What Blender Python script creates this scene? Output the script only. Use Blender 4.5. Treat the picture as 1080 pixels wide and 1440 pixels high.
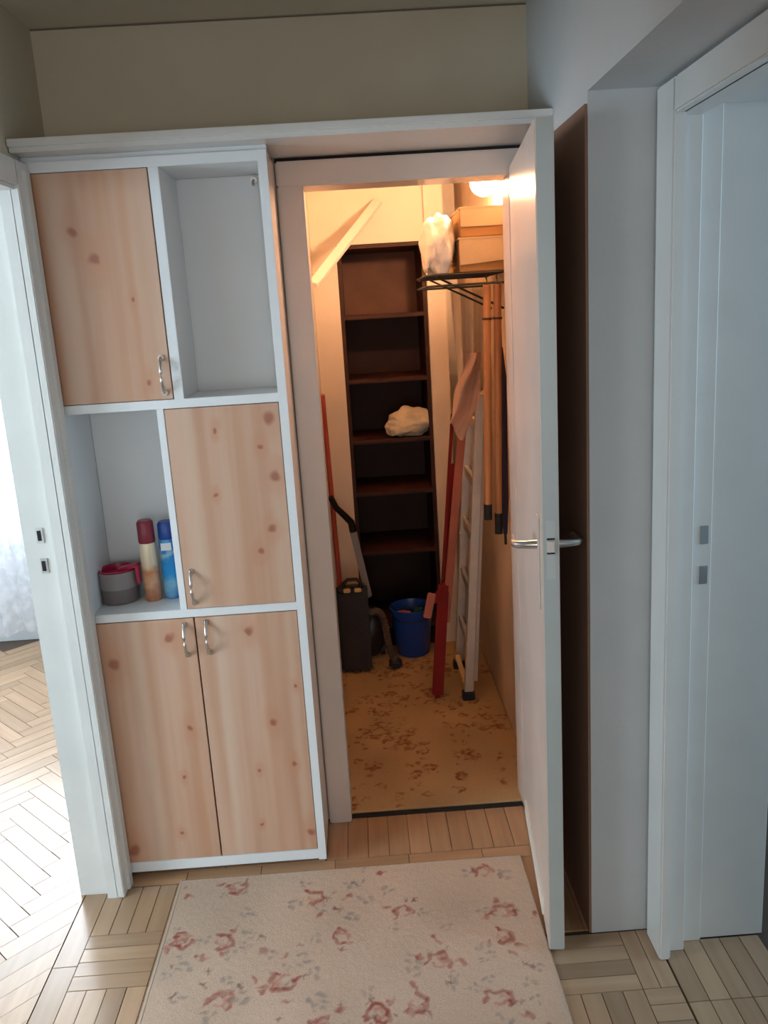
import bpy, bmesh, math, random
from mathutils import Vector, Matrix
import numpy as np
random.seed(7)
PI = math.pi

# ------------------------------------------------------------------ camera
scn = bpy.context.scene
for o in list(bpy.data.objects): bpy.data.objects.remove(o)
C = scn.collection
cam = bpy.data.cameras.new('camera'); co = bpy.data.objects.new('camera', cam); C.objects.link(co)
p, r, yw, H = 0.2318, -0.06175, 0.0233, 1.65
F = Vector((math.sin(yw)*math.cos(p), math.cos(yw)*math.cos(p), -math.sin(p)))
X = Vector((math.cos(yw), -math.sin(yw), 0)); U = X.cross(F)
X2 = X*math.cos(r)+U*math.sin(r); U2 = -X*math.sin(r)+U*math.cos(r)
M = Matrix((X2, U2, -F)).transposed().to_4x4(); M.translation = (0, 0, H)
co.matrix_world = M
cam.sensor_fit = 'VERTICAL'; cam.sensor_height = 24; cam.lens = 1200/1440*24
cam.clip_start = .02
scn.camera = co

# ------------------------------------------------------------------ world, daylight, exposure
w = bpy.data.worlds.new('world'); scn.world = w; w.use_nodes = True
bg = w.node_tree.nodes['Background']; bg.inputs[0].default_value = (.62, .8, 1, 1); bg.inputs[1].default_value = 1.0
def area(name, loc, rot, sx, sy, col, power):
    l = bpy.data.lights.new(name, 'AREA'); l.shape = 'RECTANGLE'; l.size = sx; l.size_y = sy
    l.color = col; l.energy = power
    o = bpy.data.objects.new(name, l); C.objects.link(o); o.location = loc; o.rotation_euler = rot
    return o
# daylight through the windows of the two side rooms plus an added rear fill
area('daylight_or_fill', (-2.5, 4.75, 1.6), (-PI/2, 0, 0), 2.0, 1.5, (.84, .93, 1), 220)
area('daylight_or_fill', (-3.85, .5, 1.55), (0, -PI/2, 0), 1.4, 1.6, (.70, .87, 1), 150)
area('daylight_or_fill', (3.28, 1.2, 1.6), (0, PI/2, 0), 1.5, 1.8, (.55, .80, 1), 42)
area('daylight_or_fill', (0, -3.2, 1.45), (PI/2, 0, 0), 1.3, 1.6, (1, .90, .80), 29)  # unseen warm fill added behind the camera to brighten the hall
scn.view_settings.view_transform = 'Standard'; scn.view_settings.look = 'None'
scn.view_settings.gamma = 1; scn.view_settings.use_curve_mapping = False
scn.view_settings.exposure = 0.0

# ------------------------------------------------------------------ materials
def newmat(name):
    m = bpy.data.materials.new(name); m.use_nodes = True
    nt = m.node_tree; b = nt.nodes['Principled BSDF']
    return m, nt, b
def N(nt, t, **k):
    n = nt.nodes.new(t)
    for a, v in k.items(): setattr(n, a, v)
    return n
def paint(name, col, rough=.5, var=.04, bump=.0, scale=6, metallic=0, spec=.5, coat=0):
    m, nt, b = newmat(name); L = nt.links
    tc = N(nt, 'ShaderNodeTexCoord'); nz = N(nt, 'ShaderNodeTexNoise'); nz.inputs['Scale'].default_value = scale
    nz.inputs['Detail'].default_value = 4
    L.new(tc.outputs['Object'], nz.inputs['Vector'])
    rp = N(nt, 'ShaderNodeValToRGB')
    rp.color_ramp.elements[0].position = .3; rp.color_ramp.elements[1].position = .7
    rp.color_ramp.elements[0].color = (*[c*(1-var) for c in col], 1); rp.color_ramp.elements[1].color = (*[min(1, c*(1+var)) for c in col], 1)
    L.new(nz.outputs['Fac'], rp.inputs[0]); L.new(rp.outputs[0], b.inputs['Base Color'])
    b.inputs['Roughness'].default_value = rough; b.inputs['Metallic'].default_value = metallic
    b.inputs['Specular IOR Level'].default_value = spec; b.inputs['Coat Weight'].default_value = coat
    if bump:
        n2 = N(nt, 'ShaderNodeTexNoise'); n2.inputs['Scale'].default_value = scale*12; L.new(tc.outputs['Object'], n2.inputs['Vector'])
        bp = N(nt, 'ShaderNodeBump'); bp.inputs['Strength'].default_value = bump; bp.inputs['Distance'].default_value = .01
        L.new(n2.outputs['Fac'], bp.inputs['Height']); L.new(bp.outputs[0], b.inputs['Normal'])
    return m
def wood(name, c1, c2, axis='y', rough=.4, scale=1, island=True):
    """stretched-grain wood; each plank object gets its own tone"""
    m, nt, b = newmat(name); L = nt.links
    tc = N(nt, 'ShaderNodeTexCoord'); mp = N(nt, 'ShaderNodeMapping')
    s = [38*scale]*3; s['xyz'.index(axis)] = 2.2*scale; mp.inputs['Scale'].default_value = s
    L.new(tc.outputs['Object'], mp.inputs['Vector'])
    oi = N(nt, 'ShaderNodeObjectInfo'); ad = N(nt, 'ShaderNodeVectorMath', operation='ADD')
    ml = N(nt, 'ShaderNodeMath', operation='MULTIPLY'); ml.inputs[1].default_value = 37
    L.new(oi.outputs['Random'], ml.inputs[0]); L.new(mp.outputs[0], ad.inputs[0]); L.new(ml.outputs[0], ad.inputs[1])
    nz = N(nt, 'ShaderNodeTexNoise'); nz.inputs['Scale'].default_value = 1; nz.inputs['Detail'].default_value = 3
    L.new(ad.outputs[0], nz.inputs['Vector'])
    rp = N(nt, 'ShaderNodeValToRGB'); rp.color_ramp.elements[0].position = .3; rp.color_ramp.elements[1].position = .72
    rp.color_ramp.elements[0].color = (*c1, 1); rp.color_ramp.elements[1].color = (*c2, 1)
    L.new(nz.outputs['Fac'], rp.inputs[0])
    hs = N(nt, 'ShaderNodeHueSaturation'); mr = N(nt, 'ShaderNodeMapRange'); mr.inputs[3].default_value = .8; mr.inputs[4].default_value = 1.15
    L.new(oi.outputs['Random'], mr.inputs[0]); L.new(mr.outputs[0], hs.inputs['Value']); L.new(rp.outputs[0], hs.inputs['Color'])
    L.new(hs.outputs[0], b.inputs['Base Color']); b.inputs['Roughness'].default_value = rough
    return m
def pine(name, knots, streaks, seed):
    """flat-printed pine foil: vertical boards, pale streaks and knots at (x, z, radius) on the door"""
    m, nt, b = newmat(name); L = nt.links
    tc = N(nt, 'ShaderNodeTexCoord'); sp = N(nt, 'ShaderNodeSeparateXYZ'); L.new(tc.outputs['Object'], sp.inputs[0])
    mp = N(nt, 'ShaderNodeMapping'); mp.inputs['Scale'].default_value = (15, 1, .6); mp.inputs['Location'].default_value = (seed, 0, seed)
    L.new(tc.outputs['Object'], mp.inputs[0])
    nz = N(nt, 'ShaderNodeTexNoise'); nz.inputs['Scale'].default_value = 1; nz.inputs['Detail'].default_value = 3; nz.inputs['Roughness'].default_value = .55
    L.new(mp.outputs[0], nz.inputs[0])
    rp = N(nt, 'ShaderNodeValToRGB'); e = rp.color_ramp.elements
    e[0].position = .28; e[0].color = (.52, .29, .185, 1); e[1].position = .72; e[1].color = (.66, .455, .35, 1)
    k = e.new(.5); k.color = (.585, .365, .255, 1)
    L.new(nz.outputs['Fac'], rp.inputs[0]); col = rp.outputs[0]
    def mix(col, fac, c):
        mx = N(nt, 'ShaderNodeMix', data_type='RGBA'); L.new(fac, mx.inputs[0]); L.new(col, mx.inputs[6]); mx.inputs[7].default_value = (*c, 1)
        return mx.outputs[2]
    def M1(op, a, bb=None):
        n = N(nt, 'ShaderNodeMath', operation=op)
        for i, v in ((0, a), (1, bb)):
            if v is None: continue
            if isinstance(v, (int, float)): n.inputs[i].default_value = v
            else: L.new(v, n.inputs[i])
        return n.outputs[0]
    wn = N(nt, 'ShaderNodeTexNoise'); wn.inputs['Scale'].default_value = 16; L.new(tc.outputs['Object'], wn.inputs[0])
    wob = M1('MULTIPLY', M1('SUBTRACT', wn.outputs['Fac'], .5), .035)
    sx = M1('ADD', sp.outputs[0], wob); sz = M1('ADD', sp.outputs[2], wob)
    for (x, wd, amt, c) in streaks:
        d = M1('ABSOLUTE', M1('SUBTRACT', M1('ADD', sp.outputs[0], M1('MULTIPLY', wob, .3)), x))
        mr = N(nt, 'ShaderNodeMapRange', interpolation_type='SMOOTHSTEP'); mr.inputs[1].default_value = 0; mr.inputs[2].default_value = wd
        mr.inputs[3].default_value = amt; mr.inputs[4].default_value = 0; L.new(d, mr.inputs[0]); col = mix(col, mr.outputs[0], c)
    for (x, z, rd) in knots:
        rd *= 1.3; dx = M1('SUBTRACT', sx, x); dz = M1('SUBTRACT', sz, z)
        for (fx, fz, amt, c) in ((2.6, 5.0, .45, (.55, .26, .15)), (1, 1.05, .85, (.33, .10, .06))):
            q = M1('SQRT', M1('ADD', M1('POWER', M1('DIVIDE', dx, rd*fx), 2.0), M1('POWER', M1('DIVIDE', dz, rd*fz), 2.0)))
            mr = N(nt, 'ShaderNodeMapRange', interpolation_type='SMOOTHSTEP'); mr.inputs[1].default_value = .35; mr.inputs[2].default_value = 1.25
            mr.inputs[3].default_value = amt; mr.inputs[4].default_value = 0; L.new(q, mr.inputs[0]); col = mix(col, mr.outputs[0], c)
    L.new(col, b.inputs['Base Color']); b.inputs['Roughness'].default_value = .42
    return m
def attr_mat(name, rough=.95):
    m, nt, b = newmat(name); L = nt.links
    a = N(nt, 'ShaderNodeAttribute', attribute_name='print'); tc = N(nt, 'ShaderNodeTexCoord')
    wv = N(nt, 'ShaderNodeTexNoise'); wv.inputs['Scale'].default_value = 260; L.new(tc.outputs['Object'], wv.inputs[0])
    hs = N(nt, 'ShaderNodeHueSaturation'); mr = N(nt, 'ShaderNodeMapRange'); mr.inputs[3].default_value = .8; mr.inputs[4].default_value = 1.2
    L.new(wv.outputs['Fac'], mr.inputs[0]); L.new(mr.outputs[0], hs.inputs['Value']); L.new(a.outputs['Color'], hs.inputs['Color'])
    L.new(hs.outputs[0], b.inputs['Base Color'])
    bp = N(nt, 'ShaderNodeBump'); bp.inputs['Strength'].default_value = .5; bp.inputs['Distance'].default_value = .003
    L.new(wv.outputs['Fac'], bp.inputs['Height']); L.new(bp.outputs[0], b.inputs['Normal'])
    b.inputs['Roughness'].default_value = rough; b.inputs['Specular IOR Level'].default_value = .15
    return m
MAT = dict(
    beige=paint('beige_wall_paint', (.60, .535, .41), .7, .03, .05),
    ceil=paint('ceiling_paint', (.72, .66, .54), .8, .03),
    white_wall=paint('white_wall_paint', (.60, .63, .65), .6, .03, .06),
    cream=paint('closet_cream_paint', (.80, .68, .55), .6, .07, .05, 3),
    gloss=paint('gloss_white_enamel', (.70, .70, .68), .28, .03, .02, 8),
    lacquer=paint('aged_door_enamel', (.68, .575, .51), .3, .05, .02, 5),
    melamine=paint('white_melamine', (.78, .81, .83), .4, .02),
    chrome=paint('brushed_steel', (.62, .61, .6), .28, .05, 0, 20, 1),
    alu=paint('aluminium', (.68, .63, .58), .42, .06, 0, 20, .55),
    dark=paint('dark_gap', (.02, .015, .012), .9),
    rubber=paint('black_rubber', (.012, .012, .014), .6),
    brown=paint('dark_brown_board', (.05, .021, .015), .6, .12, 0, 9, spec=.2), brown_lit=paint('brown_board_lit', (.16, .075, .048), .6, .12, 0, 9, spec=.2),  # second brown is the board with the top bay's lamplight painted in
    bluepl=paint('blue_plastic', (.012, .06, .30), .35, .03),
    greenpl=paint('green_cloth', (.02, .16, .10), .9, .2, .2), redcl=paint('red_cloth', (.42, .09, .06), .9, .2, .2),
    redmet=paint('red_enamel', (.22, .010, .008), .6, .1, spec=.2), redlight=paint('worn_red_enamel', (.46, .15, .10), .6, .15, spec=.25),
    suit=paint('black_leatherette', (.018, .013, .013), .5, .2, .3, 12), brass=paint('brass', (.75, .5, .22), .3, .05, 0, 20, 1),
    black=paint('black_plastic', (.014, .012, .012), .4), greytube=paint('grey_plastic_tube', (.24, .21, .2), .4, .08),
    hose=paint('brown_grey_hose', (.09, .065, .05), .6, .1),
    card=paint('cardboard', (.56, .42, .27), .85, .07, .1, 10), card_in=paint('brown_cardboard', (.36, .19, .07), .85, .07),
    bag=paint('white_plastic_film', (.86, .82, .78), .3, .05, .1, 30), cloth=paint('cream_cotton', (.82, .70, .50), .9, .06, .25, 20),
    pinkcl=paint('faded_pink_cloth', (.85, .60, .50), .9, .05, .1, 12), palecl=paint('pale_paper', (.80, .68, .56), .7, .06, .1, 12),
    can_red=paint('dark_red_cap', (.24, .025, .045), .35), grey_low=paint('dark_taupe_plastic', (.16, .135, .13), .45, .05), grey_up=paint('grey_taupe_plastic', (.27, .24, .24), .4, .05),
    crimson=paint('crimson_plastic', (.48, .012, .07), .35), wood_pole=wood('orange_varnished_wood', (.36, .13, .04), (.62, .28, .11), 'z', .4),
    broom=paint('red_lacquered_stick', (.45, .07, .05), .4), yellow=paint('yellowed_plastic', (.72, .5, .26), .5),
    parquet=wood('parquet_oak', (.38, .245, .15), (.45, .305, .195), 'y', .22), parquet_red=wood('threshold_oak', (.40, .225, .125), (.50, .30, .17), 'y', .33),
    joint=paint('parquet_joint', (.075, .05, .035), .7), batten=paint('white_painted_batten', (.82, .78, .70), .45, .04),
)

# ------------------------------------------------------------------ mesh helpers
def bx(bm, x0, x1, y0, y1, z0, z1, mat=None):
    vs = [bm.verts.new((x, y, z)) for z in (z0, z1) for y in (y0, y1) for x in (x0, x1)]
    for f in ((0, 2, 3, 1), (4, 5, 7, 6), (0, 1, 5, 4), (2, 6, 7, 3), (0, 4, 6, 2), (1, 3, 7, 5)): bm.faces.new([vs[i] for i in f])
    if mat is not None: bmesh.ops.transform(bm, matrix=mat, verts=vs)
    return vs
def boxm(*a, bevel=.0015, **k):
    bm = bmesh.new(); bx(bm, *a, **k)
    if bevel: bmesh.ops.bevel(bm, geom=bm.edges[:], offset=bevel, segments=2, affect='EDGES', clamp_overlap=True)
    return bm
def bar(bm, a, b, w, t, up=(0, 0, 1), bev=0):
    """flat bar from a to b, w wide across, t thick along up"""
    a, b = Vector(a), Vector(b); d = b-a; z = d.normalized(); x = Vector(up).cross(z)
    if x.length < 1e-4: x = Vector((1, 0, 0))
    x.normalize(); y = z.cross(x); m = Matrix((x, y, z)).transposed().to_4x4(); m.translation = a
    return bx(bm, -w/2, w/2, -t/2, t/2, 0, d.length, m)
def tube(bm, pts, rad, seg=12, caps=True):
    pts = [Vector(q) for q in pts]; rings = []; n = len(pts)
    rads = rad if isinstance(rad, (list, tuple)) else [rad]*n
    ref = Vector((0, 0, 1)); d0 = (pts[1]-pts[0]).normalized()
    if abs(d0.dot(ref)) > .9: ref = Vector((0, 1, 0))
    for i, q in enumerate(pts):
        d = (pts[min(i+1, n-1)]-pts[max(i-1, 0)]).normalized()
        x = ref.cross(d).normalized(); y = d.cross(x); ref = y.cross(x)*-1 if False else ref
        rings.append([bm.verts.new(q+(x*math.cos(2*PI*k/seg)+y*math.sin(2*PI*k/seg))*rads[i]) for k in range(seg)])
    for a, b in zip(rings, rings[1:]):
        for k in range(seg): bm.faces.new((a[k], a[(k+1) % seg], b[(k+1) % seg], b[k]))
    if caps: bm.faces.new(rings[0][::-1]); bm.faces.new(rings[-1])
def lathe(bm, prof, c=(0, 0, 0), seg=28):
    rings = []
    for (rr, z) in prof: rings.append([bm.verts.new((c[0]+rr*math.cos(2*PI*k/seg), c[1]+rr*math.sin(2*PI*k/seg), c[2]+z)) for k in range(seg)])
    for a, b in zip(rings, rings[1:]):
        for k in range(seg): bm.faces.new((a[k], a[(k+1) % seg], b[(k+1) % seg], b[k]))
    for rg in (rings[0][::-1], rings[-1]):
        try: bm.faces.new(rg)
        except Exception: pass
def blob(bm, c, r, amp=.2, sub=4, seed=0, freq=2.0):
    from mathutils import noise
    g = bmesh.ops.create_icosphere(bm, subdivisions=sub, radius=1)
    for v in g['verts']:
        n = v.co.normalized(); k = 1+amp*noise.noise(n*freq+Vector((seed, seed*2, 0)))+amp*.22*noise.noise(n*freq*2.2+Vector((0, seed, 3)))+amp*.10*(1-2*abs(noise.noise(n*freq*4+Vector((1, seed, 3)))))
        v.co = Vector((c[0]+n.x*r[0]*k, c[1]+n.y*r[1]*k, c[2]+n.z*r[2]*k))
def obj(name, bm, mat, parent=None, smooth=False, local=True):
    me = bpy.data.meshes.new(name)
    if isinstance(bm, bmesh.types.BMesh):
        bmesh.ops.recalc_face_normals(bm, faces=bm.faces[:]); bm.to_mesh(me); bm.free()
    else: me = bm
    if not me.materials: me.materials.append(MAT[mat] if isinstance(mat, str) else mat)
    o = bpy.data.objects.new(name, me); C.objects.link(o)
    if parent is not None:
        o.parent = parent; o.matrix_parent_inverse = parent.matrix_world.inverted()
    if smooth:
        for f in me.polygons: f.use_smooth = True
        me.set_sharp_from_angle(angle=math.radians(40))
    return o
def tag(o, label, cat, group=None, kind=None):
    o['label'] = label; o['category'] = cat
    if group: o['group'] = group
    if kind: o['kind'] = kind
    return o
def thing(name, label, cat, loc, group=None):
    o = bpy.data.objects.new(name, None); C.objects.link(o); o.location = loc; o.empty_display_size = .05
    o.matrix_world = Matrix.Translation(loc); return tag(o, label, cat, group)
def struct(name, bm, mat, label=None, cat=None, **k):
    o = obj(name, bm, mat, **k); o['kind'] = 'structure'; o['label'] = label or name.replace('_', ' '); o['category'] = cat or name.split('_')[0]
    return o
def boxes(*bs):
    bm = bmesh.new()
    for b in bs: bx(bm, *b)
    return bm

# ------------------------------------------------------------------ key dimensions (metres)
XL, XR, YB, ZC = -.81, .53, 2.56, 2.439
YC = 2.321
ZB0, ZB1 = 2.078, 2.108

# ------------------------------------------------------------------ the setting
floor = struct('floor', boxes((-4.2, -.80, -3.4, 4.8, -.1, -.004), (-.80, .97, -3.4, 4.8, -.1, -.004), (.97, 3.4, -3.4, 4.8, -.1, -.004)), 'joint',
               'old oak parquet floor running through hall and side rooms', 'floor')
struct('ceiling', boxes((-4.2, 3.4, -3.4, 4.8, ZC, ZC+.1)), 'ceil', 'cream painted ceiling over hall and closet', 'ceiling')
# back wall above the closet door and around it
struct('wall_back', boxes((XL-.11, XR+.2, YB, YB+.1, 2.078, ZC), (XL-.11, -.13, YB, YB+.1, 0, 2.078), (.49, XR+.2, YB, YB+.1, 0, 2.078), (-.13, .49, YB, YB+.1, 2.02, 2.078)),
       'beige', 'beige back wall above the closet door', 'wall')
struct('trim_1', boxes((XL, XR, YB-.004, YB, ZC-.004, ZC-.001)), paint('brown_crack', (.20, .16, .12), .8), 'thin dark crack between back wall and ceiling', 'trim')
# left wall with doorway (opening y 1.35 to 2.27)
struct('wall_left', boxes((-.92, XL, 2.30, YB, 0, ZC), (-.92, XL, 1.30, 2.30, 2.03, ZC), (-.92, XL, -3.4, 1.30, 0, ZC)), 'beige', 'beige left hall wall above the doorway', 'wall')
# right side: niche wall behind the open door, wall stub, overhanging upper wall
struct('wall_right', boxes((XR, .69, 1.942, YB, 0, ZC), (.69, .96, 1.942, YB, 0, ZC), (XR, .69, -3.4, 1.942, 2.075, ZC), (.69, .96, .95, 1.942, 2.05, ZC), (.69, .96, -3.4, .95, 0, ZC)),
       'white_wall', 'white right wall with stub beside the open door and overhang above', 'wall')
struct('wall_front', boxes((-.92, -.75, -2.1, -2.0, 0, ZC), (.55, .96, -2.1, -2.0, 0, ZC), (-.75, .55, -2.1, -2.0, 2.05, ZC)), 'white_wall', 'hall wall behind the photographer', 'wall')
# left room shell
struct('wall_left_room', boxes((-3.6, -.92, 4.5, 4.6, 0, .86), (-3.6, -3.35, 4.5, 4.6, .86, ZC), (-1.45, -.92, 4.5, 4.6, .86, ZC), (-3.35, -1.45, 4.5, 4.6, 2.36, ZC),
       (-3.7, -3.6, -.6, -.3, 0, ZC), (-3.7, -3.6, 1.3, 4.6, 0, ZC), (-3.7, -3.6, -.3, 1.3, 0, .85), (-3.7, -3.6, -.3, 1.3, 2.25, ZC), (-3.6, -.92, -.7, -.6, 0, ZC), (-.925, -.92, YB, 4.5, 0, ZC)), 'white_wall', 'white walls of the bright left room', 'wall')
# right room shell
struct('wall_right_room', boxes((.96, 3.1, 3.6, 3.7, 0, ZC), (3.0, 3.1, -.6, .2, 0, ZC), (3.0, 3.1, 2.2, 3.6, 0, ZC), (3.0, 3.1, .2, 2.2, 0, .85), (3.0, 3.1, .2, 2.2, 2.35, ZC), (.96, 3.1, -.7, -.6, 0, ZC)),
       'white_wall', 'white walls of the room on the right', 'wall')
# windows (frames) of the side rooms
def window(n, xs, ys, zs, axis, label):
    bm = bmesh.new()
    (x0, x1), (y0, y1), (z0, z1) = xs, ys, zs; t = .06
    if axis == 'x':
        bx(bm, x0, x1, y0, y1, z0, z0+t); bx(bm, x0, x1, y0, y1, z1-t, z1)
        for xx in (x0, (x0+x1)/2-t/2, x1-t): bx(bm, xx, xx+t, y0, y1, z0+t, z1-t)
    else:
        bx(bm, x0, x1, y0, y1, z0, z0+t); bx(bm, x0, x1, y0, y1, z1-t, z1)
        for yy in (y0, (y0+y1)/2-t/2, y1-t): bx(bm, x0, x1, yy, yy+t, z0+t, z1-t)
    struct(n, bm, 'gloss', label, 'window')
window('window_1', (-3.35, -1.45), (4.52, 4.57), (.86, 2.36), 'x', 'white framed window behind the sheer curtain')
window('window_3', (-3.68, -3.63), (-.3, 1.3), (.85, 2.25), 'y', 'white framed window on the far side of left room')
window('window_2', (3.02, 3.07), (.2, 2.2), (.85, 2.35), 'y', 'white framed window of the right room')

# closet shell
struct('wall_closet_left', boxes((-.28, -.165, YB+.1, 4.06, 0, ZC)), 'cream', 'cream left wall inside the closet', 'wall')
struct('wall_closet_right', boxes((XR, .6, YB+.1, 4.6, 0, ZC)), paint('closet_cream_stained', (.66, .50, .36), .6, .25, .05, 2.2), 'cream right wall inside the closet', 'wall')
struct('wall_closet_back', boxes((-.28, -.05, 4.06, 4.6, 0, ZC), (-.05, .355, 4.06, 4.6, 1.948, ZC), (.355, .44, 4.03, 4.6, 0, ZC), (.44, XR, 4.32, 4.6, 0, ZC), (-.28, XR, 4.6, 4.65, 0, ZC)),
       'cream', 'cream back wall of the closet framing the shelves', 'wall')

# closet door frame
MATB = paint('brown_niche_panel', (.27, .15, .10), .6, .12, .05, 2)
struct('trim_2', boxm(-.184, -.111, 2.533, YB+.1, 0, 2.0, bevel=.004), 'lacquer', 'white left casing of the closet doorway', 'trim')
struct('trim_3', boxm(-.184, .53, 2.533, YB+.1, 2.0, 2.068, bevel=.004), 'lacquer', 'white head casing over the closet doorway', 'trim')
struct('trim_4', boxm(.468, .53, 2.545, YB+.1, 0, 2.0, bevel=.004), 'lacquer', 'white right casing of the closet doorway', 'trim')
struct('trim_5', boxes((-.186, .53, 2.548, YB, 2.068, ZB0)), 'dark', 'dark gap above the closet door casing', 'trim')
struct('trim_6', boxm(-.111, .468, 2.556, 2.575, -.004, .006, bevel=.002), 'dark', 'dark threshold edge strip at closet door', 'trim')

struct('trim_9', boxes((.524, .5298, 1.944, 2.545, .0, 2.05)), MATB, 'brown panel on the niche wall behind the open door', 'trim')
# left doorway: casing, stepped frame, strike plates
bm = boxes((XL, -.787, 2.235, 2.318, 0, 2.06), (-.80, -.787, 1.25, 2.235, 2.0, 2.06), (-.803, -.779, 2.27, 2.305, 0, 2.04))
bmesh.ops.bevel(bm, geom=bm.edges[:], offset=.003, segments=2, affect='EDGES')
struct('trim_7', bm, 'gloss', 'white moulded casing of the left doorway', 'trim')
bm = boxes((-.925, -.82, 2.262, 2.31, 0, 2.03), (-.838, -.80, 2.238, 2.31, 0, 2.03), (-.925, -.80, 1.29, 2.262, 1.99, 2.03))
d1 = struct('door_1', bm, 'gloss', 'white frame of the left doorway with two strike holes', 'door')
for z in (1.115, 1.03):
    obj('strike_plate', boxm(-.888, -.868, 2.258, 2.2625, z-.021, z+.021, bevel=.001), 'chrome', d1)
    obj('latch_hole', boxm(-.884, -.874, 2.2565, 2.2625, z-.014, z+.014, bevel=0), 'dark', d1)
# right doorway
bm = boxes((.672, .70, 1.825, 1.925, 0, 2.068), (.672, .70, .87, 1.825, 2.0, 2.068))
bmesh.ops.bevel(bm, geom=bm.edges[:], offset=.004, segments=2, affect='EDGES')
struct('trim_8', bm, 'gloss', 'white casing of the right doorway', 'trim')
bm = boxes((.69, .745, 1.855, 1.943, 0, 2.02), (.745, .967, 1.892, 1.943, 0, 2.04), (.745, .80, 1.885, 1.943, 0, 2.03), (.69, .967, .94, 1.892, 2.025, 2.05), (.69, .745, .94, 1.86, 2.0, 2.03))
bmesh.ops.bevel(bm, geom=bm.edges[:], offset=.002, segments=1, affect='EDGES')
d2 = struct('door_2', bm, 'gloss', 'white frame of the right doorway with two strike plates', 'door')
for z in (1.10, 1.003):
    obj('strike_plate', boxm(.772, .791, 1.8815, 1.8855, z-.022, z+.022, bevel=.001), 'chrome', d2)

# ------------------------------------------------------------------ parquet pieces, parts of the floor
def plank_mesh(w, l, h=.012):
    bm = boxm(-w/2+.0007, w/2-.0007, -l/2+.0007, l/2-.0007, -h, 0, bevel=.0009); me = bpy.data.meshes.new('plank')
    bmesh.ops.recalc_face_normals(bm, faces=bm.faces[:]); bm.to_mesh(me); bm.free(); return me
cache = {}
def plank(cx, cy, w, l, rot=0, mat='parquet'):
    k = (round(w, 4), round(l, 4), mat)
    if k not in cache: cache[k] = plank_mesh(w, l); cache[k].materials.append(MAT[mat])
    o = bpy.data.objects.new('parquet_block', cache[k]); C.objects.link(o); o.parent = floor
    o.location = (cx, cy, random.uniform(-.0004, .0002)); o.rotation_euler = (0, 0, rot); return o
# border strip along the left doorway
y = 2.288
while y > 1.1:
    plank(-.878, y-.16, .066, .32); y -= .32
plank(-.878, 2.305, .066, .03)
# basket-weave blocks between doorway and rug, and in front of the right doorway
def weave(x0, x1, y0, y1, a=.2, flip=0):
    ny = 0; yy = y1
    while yy > y0:
        xx = x0; nx = 0
        while xx < x1-.01:
            w = min(a+.006, x1-xx)
            if (nx+ny+flip) % 2 == 0:
                n = max(1, round(w/.052))
                for i in range(n): plank(xx+w/n*(i+.5), yy-a/2, w/n, a)
            else:
                for i in range(4): plank(xx+w/2, yy-a/4*(i+.5), a/4, w, PI/2)
            xx += w; nx += 1
        yy -= a; ny += 1
weave(-.845, -.62, 1.0, 2.28, .2, 0)
weave(.395, .69, 1.35, 1.94, .2, 1)
for i in range(5): plank(.72+.052*i, 1.79, .052, .2)
for i in range(5): plank(.72+.052*i, 1.59, .052, .2)
# threshold boards before the closet
x = -.19
for i in range(11): plank(x+.0327, 2.449, .0655, .213, 0, 'parquet_red'); x += .0655
for i in range(6): plank(-.845+i*.2275+.1138, 2.312, .055, .2275, PI/2, 'parquet_red')
for i in range(3): plank(.4325+i*.055, 2.12, .055, .33, 0, 'parquet_red')
for i in range(2): plank(-.66+i*.31, 2.3535, .027, .31, PI/2, 'parquet_red')
# herringbone of the left room, clipped at the border strip
W_, L_ = .062, .31
def clip(poly, xm):
    out = []
    for a, b in zip(poly, poly[1:]+poly[:1]):
        if a[0] <= xm: out.append(a)
        if (a[0]-xm)*(b[0]-xm) < 0:
            t = (xm-a[0])/(b[0]-a[0]); out.append((xm, a[1]+t*(b[1]-a[1])))
    return out
cs = math.cos(PI/4)
def rotp(u, v): return ((u-v)*cs-1.05, (u+v)*cs+2.1)
for k in range(-60, 60):
    for m_ in range(-8, 9):
        for kind in (0, 1):
            if kind == 0: u0, u1, v0, v1 = k*W_+m_*2*L_, k*W_+m_*2*L_+L_, k*W_, (k+1)*W_
            else: u0, u1, v0, v1 = k*W_+L_+m_*2*L_, k*W_+L_+W_+m_*2*L_, (k+1)*W_-L_, (k+1)*W_
            cx, cy = rotp((u0+u1)/2, (v0+v1)/2)
            # the wedge of the room that the doorway shows
            if not (1.35 < cy < 4.45 and cx > -(cy*.55+.12) and cx < -(cy*.385-.22) and cx < -.80): continue
            poly = [rotp(u0, v0), rotp(u1, v0), rotp(u1, v1), rotp(u0, v1)]
            if max(q[0] for q in poly) < -.912:
                plank(cx, cy, v1-v0 if kind == 0 else u1-u0, L_, PI/4-PI/2 if kind == 0 else PI/4)
            else:
                pc = clip(poly, -.912)
                if len(pc) < 3: continue
                c0 = Vector((sum(q[0] for q in pc)/len(pc), sum(q[1] for q in pc)/len(pc), 0))
                bm = bmesh.new(); top = [bm.verts.new(((q[0]-c0.x)*.98, (q[1]-c0.y)*.98, 0)) for q in pc]; bt = [bm.verts.new((v.co.x, v.co.y, -.012)) for v in top]
                bm.faces.new(top); bm.faces.new(bt[::-1])
                for i in range(len(top)): j = (i+1) % len(top); bm.faces.new((top[i], bt[i], bt[j], top[j]))
                o = obj('parquet_block', bm, 'parquet', floor); o.location = c0
# floor of unseen remainder keeps the plain base

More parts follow.
